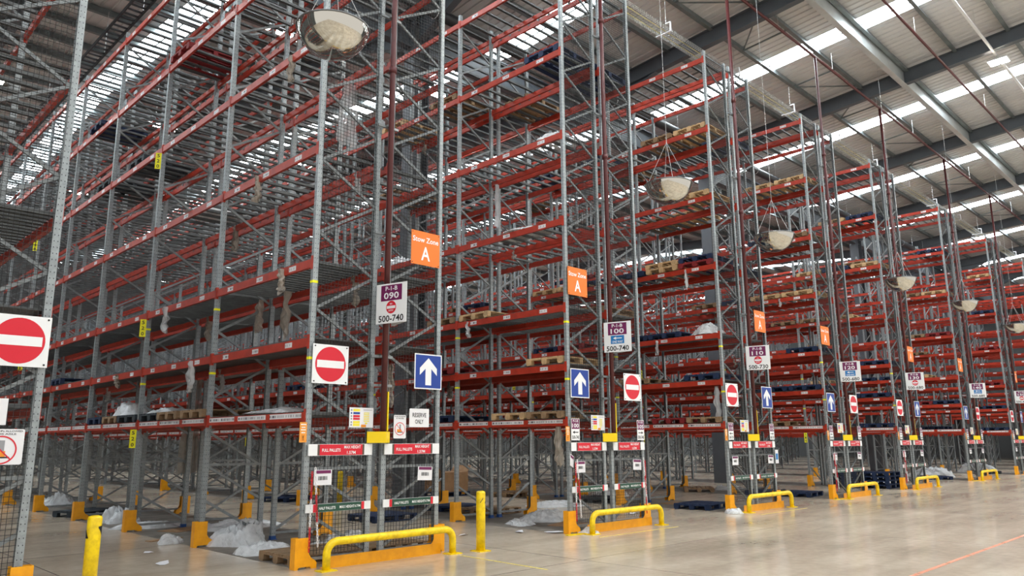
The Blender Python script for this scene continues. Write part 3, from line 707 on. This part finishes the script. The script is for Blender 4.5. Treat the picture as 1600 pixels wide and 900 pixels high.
# ------------------------------------------------------------------ dome mirrors
def mirror(x, z, k):
    r, dp = .52, .44
    R = (r * r + dp * dp) / (2 * dp); v = []; f = []; nr, ns = 10, 36
    for i in range(nr):
        a = math.asin(r / R) * (1 - i / nr); rr, zz = R * math.sin(a), -(R * math.cos(a) - (R - dp))
        v += [(rr * math.cos(2 * PI * j / ns), rr * math.sin(2 * PI * j / ns), zz) for j in range(ns)]
    v.append((0, 0, -dp))
    for i in range(nr - 1):
        for j in range(ns): f.append((i * ns + j, i * ns + (j + 1) % ns, (i + 1) * ns + (j + 1) % ns, (i + 1) * ns + j))
    for j in range(ns): f.append(((nr - 1) * ns + j, (nr - 1) * ns + (j + 1) % ns, nr * ns))
    me = bpy.data.meshes.new('dome'); me.from_pydata(v, [], [q[::-1] for q in f]); me.materials.append(MIRR); me.polygons.foreach_set('use_smooth', [True] * len(f))
    o = tag(link('dome_mirror', None, None, (x, 9.0, z)), k, 'mirror', 'dome mirrors hung at the aisle ends')
    link('dome', me, o)
    link('rim', MB().tube([(r * math.cos(2 * PI * j / 36), r * math.sin(2 * PI * j / 36), 0) for j in range(37)], .014, 6, False).mesh('rim', RIM, True), o)
    link('back_plate', MB().prism([(.49 * math.cos(2 * PI * j / 36), .49 * math.sin(2 * PI * j / 36)) for j in range(36)], -.004, .004, 'xy').mesh('back_plate', PAPER), o)
    for a in range(4):
        t = PI / 4 + a * PI / 2; link('cable', MB().tube([(.47 * math.cos(t), .47 * math.sin(t), 0), (0, 0, 1.0)], .005, 5).mesh('cable', WIRE), o)
    link('cable', MB().tube([(0, 0, 1.0), (0, 0, zraf(9) + .8 - z)], .005, 5).mesh('cable', WIRE), o)
for x, z, lab in ((5.3, 7.62, 'large silver dome mirror hung before rack 090'), (13.85, 7.3, 'silver dome mirror hung before rack 100'), (18.77, 7.06, 'silver dome mirror hung before rack 110'),
                  (28.18, 7.26, 'silver dome mirror hung right of rack 120'), (35.7, 7.38, 'silver dome mirror hung left of rack 140'), (44.15, 7.3, 'silver dome mirror farthest down the row near rack 150')):
    mirror(x, z, lab)

# ------------------------------------------------------------------ pallets
def pallet_pieces():
    top = [(-.6, .6, y - .055, y + .055, .122, .144) for y in (-.44, -.29, -.145, 0, .145, .29, .44)]
    cross = [(x - .05, x + .05, -.5, .5, .1, .122) for x in (-.55, 0, .55)]
    blk = [(x - .05, x + .05, y - .07, y + .07, .022, .1) for x in (-.55, 0, .55) for y in (-.43, 0, .43)]
    bot = [(-.6, .6, y - .05, y + .05, 0, .022) for y in (-.43, 0, .43)]
    return top, cross, blk, bot
PTOP, PCR, PBK, PBT = pallet_pieces()
PM = {}
def pallet_mesh(M):
    if M.name not in PM:
        b = MB()
        for q in PTOP + PCR + PBK + PBT: b.box(*q)
        PM[M.name] = b.mesh('pallet', M)
    return PM[M.name]
CN = {'pallet_wood': 'pale wooden', 'pallet_wood_old': 'weathered wooden', 'pallet_blue': 'blue wooden', 'pallet_red': 'red wooden', 'pallet_dark': 'dark blue-black'}
def pallet_parts(M, loc, rz, label, group):
    o = tag(link('pallet', None, None, loc, rz), label, 'pallet', group)
    for lst, nm in ((PTOP, 'top_board'), (PCR, 'cross_board'), (PBK, 'block'), (PBT, 'bottom_board')):
        for q in lst:
            link(nm, MB().box(*q).mesh(nm, M), o)
    return o
used = set()
def shelf_pallet(n, run, bay, li, slot, M, up=0):
    if bay >= RNB[n] or (n, bay) in SKIP or (n, run, bay, li, slot, up) in used: return
    used.add((n, run, bay, li, slot, up))
    x = RX[n] + (.575 if run == 0 else 1.905) + random.uniform(-.04, .04); y = YF + UPW + BAY * bay + .56 + 1.075 * slot + random.uniform(-.03, .03)
    z = LEV[li] + (.091 if li == 1 else .083) + up * .146
    o = link('pallet', pallet_mesh(M), None, (x, y, z), random.uniform(-.03, .03))
    tag(o, '%s%s pallet, %s shelf, %s bay, %s slot, %s side of %s' % ('upper ' if up else '', CN[M.name], ORD[li], ORD[bay], ('near', 'middle', 'far')[slot], ('left', 'right')[run], RNAME[n]), 'pallet', 'pallets left on the rack shelves')
spec = [  # rack, run, bay, level, slot, colour, stack
    (1, 0, 1, 5, 2, PRED), (1, 0, 3, 5, 1, PBLUE), (1, 0, 3, 1, 2, PBLUE), (1, 0, 2, 0, 2, PBLUE), (1, 0, 2, 0, 1, PWOODD), (1, 0, 2, 0, 0, PDARK), (1, 0, 1, 0, 2, PDARK), (1, 0, 1, 0, 1, PWOODD), (1, 0, 1, 0, 0, PWOODD), (1, 0, 2, 4, 1, PDARK), (1, 0, 3, 4, 0, PDARK),
    (2, 0, 0, 0, 0, PWOODD), (2, 0, 0, 0, 1, PWOOD), (2, 0, 1, 0, 0, PBLUE), (2, 0, 1, 0, 1, PBLUE), (2, 0, 0, 1, 0, PWOOD), (2, 0, 0, 5, 0, PBLUE), (2, 1, 0, 5, 0, PBLUE), (2, 0, 1, 1, 0, PRED), (2, 1, 0, 1, 1, PBLUE), (2, 1, 1, 1, 0, PRED), (2, 0, 2, 0, 0, PBLUE), (2, 1, 0, 2, 0, PWOODD), (2, 1, 1, 2, 1, PBLUE),
    (3, 0, 0, 5, 0, PWOOD), (3, 0, 0, 3, 0, PRED), (3, 0, 0, 3, 1, PWOOD), (3, 0, 0, 3, 2, PBLUE), (3, 0, 0, 4, 0, PWOOD), (3, 0, 0, 1, 0, PBLUE), (3, 1, 0, 3, 0, PBLUE), (3, 0, 0, 2, 1, PBLUE), (3, 0, 0, 2, 2, PBLUE), (3, 0, 0, 1, 2, PWOODD), (3, 0, 0, 0, 0, PWOODD), (3, 0, 1, 3, 0, PBLUE), (3, 0, 1, 3, 1, PWOOD), (3, 0, 0, 5, 1, PWOODD), (3, 1, 0, 4, 1, PWOOD),
    (4, 0, 0, 5, 0, PWOOD), (4, 0, 0, 5, 1, PWOOD), (4, 0, 0, 4, 0, PWOODD), (4, 0, 0, 4, 1, PBLUE), (4, 0, 0, 1, 0, PBLUE), (4, 0, 0, 1, 1, PBLUE), (4, 0, 0, 1, 2, PBLUE), (4, 0, 0, 0, 1, PWOODD), (4, 0, 0, 3, 0, PWOOD), (4, 0, 0, 3, 1, PWOOD),
    (5, 0, 0, 0, 0, PBLUE), (5, 0, 0, 0, 1, PBLUE), (5, 0, 0, 5, 0, PBLUE), (5, 0, 0, 5, 1, PWOOD), (5, 0, 0, 4, 0, PWOOD), (5, 0, 0, 3, 1, PWOOD), (6, 0, 0, 1, 0, PBLUE), (6, 0, 0, 4, 0, PWOOD), (6, 0, 0, 5, 0, PBLUE), (7, 0, 0, 0, 0, PBLUE), (7, 0, 0, 0, 1, PBLUE), (7, 0, 0, 1, 0, PBLUE), (7, 0, 0, 4, 0, PBLUE)]
for q in spec: shelf_pallet(*q)
shelf_pallet(3, 0, 0, 3, 1, PWOOD, 1); shelf_pallet(3, 0, 0, 3, 0, PBLUE, 1)
rp = random.Random(21)
for n, cnt in ((2, 14), (3, 30), (4, 30), (5, 24), (6, 18), (7, 12)):
    for _ in range(cnt):
        shelf_pallet(n, rp.choice((0, 0, 0, 1)), rp.choice((0, 0, 1, 1, 2, 3)) if n < 6 else rp.choice((0, 0, 1)), rp.choice((0, 1, 2, 2, 3, 3, 4, 5)), rp.randrange(3), rp.choice((PWOOD, PWOODD, PWOODD, PBLUE, PBLUE, PRED)))
pallet_parts(PBLUE, (10.6, 14.9, 0), .05, 'blue wooden pallet lying on the aisle floor behind rack 090', 'pallets on the floor')
pallet_parts(PWOODD, (RX[1] + .62, 10.75, 0), 0, 'weathered wooden pallet on the floor behind the left net of rack 090', 'pallets on the floor')
pallet_parts(PWOODD, (RX[1] + 1.9, 10.8, 0), 0, 'weathered wooden pallet on the floor behind the right net of rack 090', 'pallets on the floor')
pallet_parts(PBLUE, (RX[3] - .1 + .7, 11.2, 0), .1, 'blue wooden pallet on the floor under rack 110', 'pallets on the floor')
for k, (x, y) in enumerate(((16.75, 20.0), (RX[4] + .6, 11.3), (RX[4] + .6, 12.5))): pallet_parts(PBLUE, (x, y, 0), .1 * k, ('blue pallet under the brown cardboard box deep in the aisle', 'blue pallet on the floor under rack 120, nearer one', 'blue pallet on the floor under rack 120, farther one')[k], 'pallets on the floor')
for s, (x, y) in enumerate(((RX[5] + .62, 11.0), (RX[5] + .62, 12.15))):
    for k in range(4):
        tag(link('pallet', pallet_mesh(PBLUE), None, (x, y, .145 * k), .02 * (-1) ** k), 'blue pallet, %s from the floor, in the %s stack beneath rack 130' % (ORD[k], ('nearer', 'farther')[s]), 'pallet', 'stacked blue pallets under rack 130')
for k, (x, y) in enumerate(((RX[2] + 1.9, 14.3), (RX[2] + 1.9, 15.6), (RX[3] + .58, 14.6), (RX[3] + .58, 18.2), (RX[2] + .58, 22.0), (RX[1] + .6, 21.3), (RX[4] + .58, 15.), (RX[6] + .6, 11.6), (RX[7] + .6, 11.6))):
    tag(link('pallet', pallet_mesh((PWOODD, PBLUE, PDARK)[k % 3]), None, (x, y, 0), .1 * k), '%s pallet on the floor %s' % (CN[(PWOODD, PBLUE, PDARK)[k % 3].name], ('under rack 100, nearer', 'under rack 100, farther', 'under rack 110 in its second bay', 'under rack 110 in its third bay', 'deep under rack 100', 'deep under rack 090', 'under rack 120', 'under rack 140', 'under rack 150')[k]), 'pallet', 'pallets on the floor')

# ------------------------------------------------------------------ cardboard, plastic film, chains
b = MB().box(-.55, .55, -.45, .45, 0, .62); o = tag(link('cardboard_box', b.mesh('body', CARD), None, (16.75, 20.0, .146), .0), 'large brown cardboard box on a blue pallet deep in the aisle', 'box')
for sx in (-1, 1): link('flap', MB().bar((sx * .55, 0, .62), (sx * .72, 0, .82), .86, .008).mesh('flap', CARD), o)
def card_sheet(x, y, w, d, rz, label):
    tag(link('cardboard_sheet', MB().prism([(-w / 2, -d / 2), (w / 2, -d * .45), (w * .48, d / 2), (-w * .46, d * .47)], .0, .012, 'xy').mesh('cardboard_sheet', CARD), None, (x, y, .0), rz), label, 'cardboard', 'flattened cardboard on the floor')
card_sheet(6.3, 10.45, 1.0, .35, .05, 'flat brown cardboard behind the left net of rack 090'); card_sheet(5.75, 14.9, .7, .2, .3, 'brown cardboard strip on the floor at the second bay of rack 090'); card_sheet(6.7, 16.3, 1., .6, .4, 'flattened cardboard under the third bay of rack 090')
card_sheet(12.7, 11.1, .9, .7, .3, 'flattened cardboard under rack 100'); card_sheet(19., 12.6, 1., .7, .1, 'flattened cardboard under rack 110')
def film_heap(x, y, rx, ry, h, label, M=FILM, seed=0, rz=0., z0=0.):
    v = []; f = []; N = 30
    for i in range(N + 1):
        for j in range(N + 1):
            u, w = 2 * i / N - 1, 2 * j / N - 1
            a, bb = u * math.sqrt(1 - w * w / 2), w * math.sqrt(1 - u * u / 2)      # square to disc
            q = Vector((a * 1.5 + seed * 5.1, bb * 1.5 - seed * 2.3, seed))
            rim = 1 + .45 * noise.noise(q * .9); rad = math.hypot(a, bb)
            qw = q + Vector((noise.noise(q * 1.7), noise.noise(q * 1.9 + Vector((9, 0, 0))), 0)) * .5
            ridge = 1 - abs(noise.noise(qw * 1.4)) * 2.0; fine = 1 - abs(noise.noise(qw * 3.6)) * 1.8
            z = h * max(0, 1 - rad ** 3.) * (.3 + .55 * ridge + .28 * fine + .5 * noise.noise(q * .8))
            v.append((a * rx * rim + .06 * rx * noise.noise(q * 4), bb * ry * rim + .06 * ry * noise.noise(q * 4.4), max(0, z) + .004 + .012 * (1 - rad) * fine))
    k = N + 1
    for i in range(N):
        for j in range(N): f.append((i * k + j, (i + 1) * k + j, (i + 1) * k + j + 1, i * k + j + 1))
    me = bpy.data.meshes.new('plastic_film'); me.from_pydata(v, [], f); me.materials.append(M); me.polygons.foreach_set('use_smooth', [True] * len(f))
    tag(link('plastic_film', me, None, (x, y, z0), rz), label, 'plastic film', 'crumpled film on the shelves' if z0 else 'crumpled film on the floor')
heaps = [(6.45, 13.3, .52, .45, .36, 'big crumpled white film heap beside the second guard of rack 090'), (5.62, 14.25, .3, .2, .14, 'small white film scrap on the aisle floor left of the big film heap'),
         (6.2, 11.9, .4, .45, .18, 'crumpled clear film behind the first guard of rack 090'), (6.32, 18.9, .38, .4, .36, 'clear film bundle between the fourth and third guards of rack 090'), (6.3, 17.3, .8, .4, .12, 'flat white film under the third bay of rack 090'),
         (13.2, 12.2, .8, .55, .2, 'spread of clear film on the floor left of rack 100'), (12.0, 11.9, .4, .3, .1, 'small film scrap before the spread of film by rack 100'), (7.6, 11.75, .45, .6, .22, 'film heap behind the left net of rack 090'), (6.7, 25.3, .5, .4, .35, 'distant film heap far along rack 090'),
         (7.6, 15.9, .9, .5, .15, 'white film under the middle of rack 090'), (20.3, 16., .9, .6, .25, 'film heap under rack 110'), (40.6, 12.6, 1., .9, .5, 'pile of pale film under rack 140'), (47.4, 12.3, 1.0, .9, .45, 'pile of pale film under rack 150'),
         (33.5, 12.5, .6, .5, .3, 'film heap in the aisle right of rack 130'), (25.45, 14.6, .4, .5, .2, 'film scraps under rack 120'), (17.35, 9.85, .22, .2, .12, 'knotted white film scrap at the foot of rack 110'), (11.75, 9.78, .2, .14, .1, 'red and white scrap at the foot guard of rack 100'), (16.0, 14.6, .8, .6, .12, 'flat white film in the aisle left of rack 110')]
for i, (x, y, rx, ry, h, lab) in enumerate(heaps): film_heap(x, y, rx, ry, h, lab, FILM, i, i * .7)
for i, (n, run, bay, li, slot, rx, ry, h) in enumerate(((1, 0, 2, 0, 1, .5, .7, .3), (1, 0, 1, 0, 2, .4, .6, .12), (1, 0, 1, 3, 1, .5, .5, .2), (2, 0, 0, 3, 1, .5, .7, .15), (2, 0, 0, 4, 0, .4, .5, .2), (3, 0, 0, 2, 0, .4, .4, .3), (4, 1, 0, 4, 0, .5, .5, .2), (1, 0, 0, 0, 1, .45, .6, .1), (2, 0, 1, 3, 2, .5, .5, .25), (3, 1, 0, 2, 1, .4, .5, .35))):
    up = .23 if (n, run, bay, li, slot, 0) in used else .095
    film_heap(RX[n] + (.5 if run == 0 else 1.9), YF + UPW + BAY * bay + .56 + 1.075 * slot, rx, ry, h, 'crumpled white film on the %s shelf, %s bay, %s side of rack %s' % (ORD[li], ORD[bay], ('left', 'right')[run], SIGNN[n]), FILM, 40 + i, i, LEV[li] + up)
def hanging(x, y, ztop, w, L, label, rz=0., M=FILMH, seed=0):
    nu, nv = 12, 20; v = []; f = []
    for i in range(nv + 1):
        s = i / nv; ww = w * (.55 + .45 * s + .18 * noise.noise(Vector((seed, s * 3, 0))))
        for j in range(nu + 1):
            u = j / nu - .5
            v.append((u * ww + .08 * noise.noise(Vector((seed + 3, s * 2.2, 1))), .05 * math.sin(u * 19 + seed + s * 2) + .07 * noise.noise(Vector((u * 4, s * 5, seed))), -L * s - .12 * noise.noise(Vector((u * 5, seed, 2))) * s))
    k = nu + 1
    for i in range(nv):
        for j in range(nu): f.append((i * k + j, i * k + j + 1, (i + 1) * k + j + 1, (i + 1) * k + j))
    me = bpy.data.meshes.new('hanging_film'); me.from_pydata(v, [], f); me.materials.append(M); me.polygons.foreach_set('use_smooth', [True] * len(f))
    tag(link('hanging_film', me, None, (x, y, ztop), rz), label, 'plastic film', 'film hanging from the shelves')
hanging(6.9, 11.1, 8.1, .55, 1.2, 'white film sheet hanging high behind the left net of rack 090', .3, FILMH, 1)
hanging(12.6, 13.2, 8.05, .22, 1.1, 'narrow white film strip hanging between racks 090 and 100', .5, FILMH, 2)
hanging(6.95, 16.9, 3.1, .55, 2.0, 'dusty brown film curtain hanging from the second shelf of rack 090', .2, FILMB, 3)
hanging(6.6, 13.4, 4.35, .9, .55, 'dusty film sagging under the third shelf of rack 090', 1.2, FILMB, 4)
hanging(6.5, 12.2, 4.35, .35, .8, 'dusty film flap near the end of rack 090 third shelf', 1.2, FILMB, 5)
hanging(11.55, 10.35, 2.02, .22, .75, 'dusty film strip hanging under the first beam at the end of rack 100', 1.3, FILMB, 6)
hanging(17.6, 10.3, 3.1, .14, .9, 'thin film strip hanging below the second shelf of rack 110', 1.3, FILMH, 7)
hanging(8.1, 11.3, 3.1, .3, .7, 'grey film hanging behind the RESERVE ONLY sign', .4, FILMB, 8)
hanging(25.9, 14., 2.05, .9, .7, 'dusty film sheet hanging under the first shelf of rack 120', .7, FILMB, 9)
hanging(30.3, 12.9, 2.02, .45, 1.5, 'pale film curtain hanging under the first shelf beside rack 130', .7, FILMH, 10)
rh = random.Random(9); seen = set()
for _ in range(34):
    n = rh.choice((1, 1, 1, 1, 2, 2, 3, 4)); bay = rh.choice((0, 0, 1, 1, 2, 3)) if n == 1 else rh.choice((0, 0, 1)); li = rh.choice((1, 1, 2, 2, 3, 3, 4, 5)); inner = rh.random() < .4
    if (n, bay, li, inner) in seen: continue
    seen.add((n, bay, li, inner))
    hanging(RX[n] + (1.12 if inner else -.012), YF + .3 + BAY * bay + rh.uniform(.1, 2.7), LEV[li] + .04, rh.choice((.03, .04, .06, .14)), rh.uniform(.2, .55), '%s film scrap dangling from the %s %s beam, %s bay of rack %s' % (rh.choice(('torn white', 'thin clear', 'twisted pale')), ORD[li], 'inner' if inner else 'aisle', ORD[bay], SIGNN[n]), 1.5, rh.choice((FILMH, FILMH, FILMB)), 50 + _)
def chain(x, y, z0, z1, label, off=.05, lead=.09):
    o = tag(link('plastic_chain', None, None, (x, y, 0)), label, 'chain', 'red and white chains')
    lk = []
    n = int((z0 - z1) / .042)
    mr, mw = MB(), MB()
    for s, dx, top in ((0, 0, z0), (1, off, z0 + .06)):
        for i in range(n):
            z = top - i * .042; a = (i % 2) * PI / 2; m = mr if (i // 9 + s) % 2 == 0 else mw
            xx = dx + lead * (i / n) * s
            m.tube([(xx + .013 * math.cos(t) * math.cos(a), .013 * math.cos(t) * math.sin(a), z + .026 * math.sin(t)) for t in [2 * PI * k / 8 for k in range(9)]], .0055, 5, False)
    tag(link('red_links', mr.mesh('red_links', PLASTR), o), kind='stuff'); tag(link('white_links', mw.mesh('white_links', PLASTW), o), kind='stuff')
for n, side in ((1, 'left'), (2, 'left'), (2, 'right'), (4, 'left'), (5, 'left')):
    chain(RX[n] + (.08 if side == 'left' else RW - .12), YF - .1, 1.3, .2, 'red and white plastic chain hanging on the %s upright of %s' % (side, RNAME[n]), .05 if side == 'left' else -.05)

# ------------------------------------------------------------------ floor markings
def mark(name, pts, w, M, label):
    b = MB()
    for p, q in pts: b.bar((p[0], p[1], .0015), (q[0], q[1], .0015), w, .003, (p[1] - q[1], q[0] - p[0], 0))
    tag(link(name, b.mesh(name, M)), label, 'floor marking')
FYEL = mat('worn_yellow_line', (226, 204, 60), .5, 0, .3, 20, dark=(176, 162, 110))
FORG = mat('worn_orange_line', (206, 112, 74), .5, 0, .35, 18, dark=(176, 146, 124))
mark('yellow_line', [((8.17, 9.4), (8.1, 7.5))], .03, FYEL, 'thin worn yellow line on the floor in front of the bollard')
mark('yellow_line', [((11.4, 9.25), (13.9, 9.2))], .03, FYEL, 'worn yellow line on the floor before the hoop barrier of second rack 100')
mark('yellow_line', [((17.4, 9.2), (19.9, 9.2))], .03, FYEL, 'farther worn yellow line on the floor before the third rack 110')
rl = random.Random(4); x = 9.5; seg = []
while x < 40:
    L = rl.uniform(.35, 1.2); seg.append(((x, 3.72 + .002 * x), (x + L, 3.72 + .002 * (x + L)))); x += L + rl.uniform(.02, .08)
mark('orange_line', seg, .06, FORG, 'worn broken orange line crossing the open floor')

o = tag(link('cable_ladder', None, None, (6.4, 0, 14.0)), 'dark steel cable ladder running back under the roof above the first rack 090', 'cable tray')
for sx in (-.22, .22): link('side_rail', MB().box(sx - .02, sx + .02, 17.6, 46, 0, .1).mesh('side_rail', BLKPIPE), o)
b = MB(); y = 17.7
while y < 46: b.box(-.2, .2, y - .03, y + .03, .02, .06); y += .3
tag(link('rungs', b.mesh('rungs', BLKPIPE), o), kind='stuff')
for k in range(8): link('hanger', MB().tube([(.22, 18.5 + 3.4 * k, .1), (.22, 18.5 + 3.4 * k, zraf(18.5 + 3.4 * k) + .6 - 14.0)], .01, 5).mesh('hanger', WIRE), o)
FPL = MB().box(0, .62, 0, .09, 0, .018).mesh('floor_plate', YEL)
for n in (2, 3, 4, 6): tag(link('floor_plate', FPL, None, (RX[n] - .3, YF - .21, 0), -.12), 'flat yellow steel plate on the floor at the left guard of %s' % RNAME[n], 'plate', 'yellow floor plates')
litter = [(9.9, 11.3, .1, 'white paper scrap on the floor right of the bollard'), (11.0, 10.9, .16, 'pale scrap on the aisle floor before the film by the second rack 100'), (11.35, 10.35, .2, 'white paper strip just left of the second rack 100 guard'), (10.3, 12.2, .12, 'small pale scrap in the aisle left of second rack 100'),
          (4.6, 11.9, .16, 'pale scrap on the polished aisle floor left of the first rack 090'), (4.9, 13.3, .1, 'tiny white scrap in the aisle near the second guard of first rack 090'), (9.2, 12.6, .3, 'white paper lying in the aisle behind the bollard'), (15.6, 11.6, .15, 'white scrap in the aisle left of the third rack 110'), (14.6, 12.9, .25, 'flat white scrap in the aisle right of the second rack 100'), (21.2, 11.8, .15, 'pale scrap in the aisle right of the third rack 110')]
for k, (x, y, r, lab) in enumerate(litter):
    rl2 = random.Random(k); p = [(r * (1.2 if i % 2 else .8) * rl2.uniform(.7, 1.2) * math.cos(i * PI / 3), r * .6 * rl2.uniform(.7, 1.2) * math.sin(i * PI / 3)) for i in range(6)]
    b = MB(); b.v = [(a, c, .004 + rl2.uniform(0, .03)) for a, c in p] + [(0, 0, .02)]; b.f = [(i, (i + 1) % 6, 6) for i in range(6)]
    tag(link('paper_scrap', b.mesh('paper_scrap', PAPER), None, (x, y, 0), k), lab, 'litter', 'paper scraps on the floor')
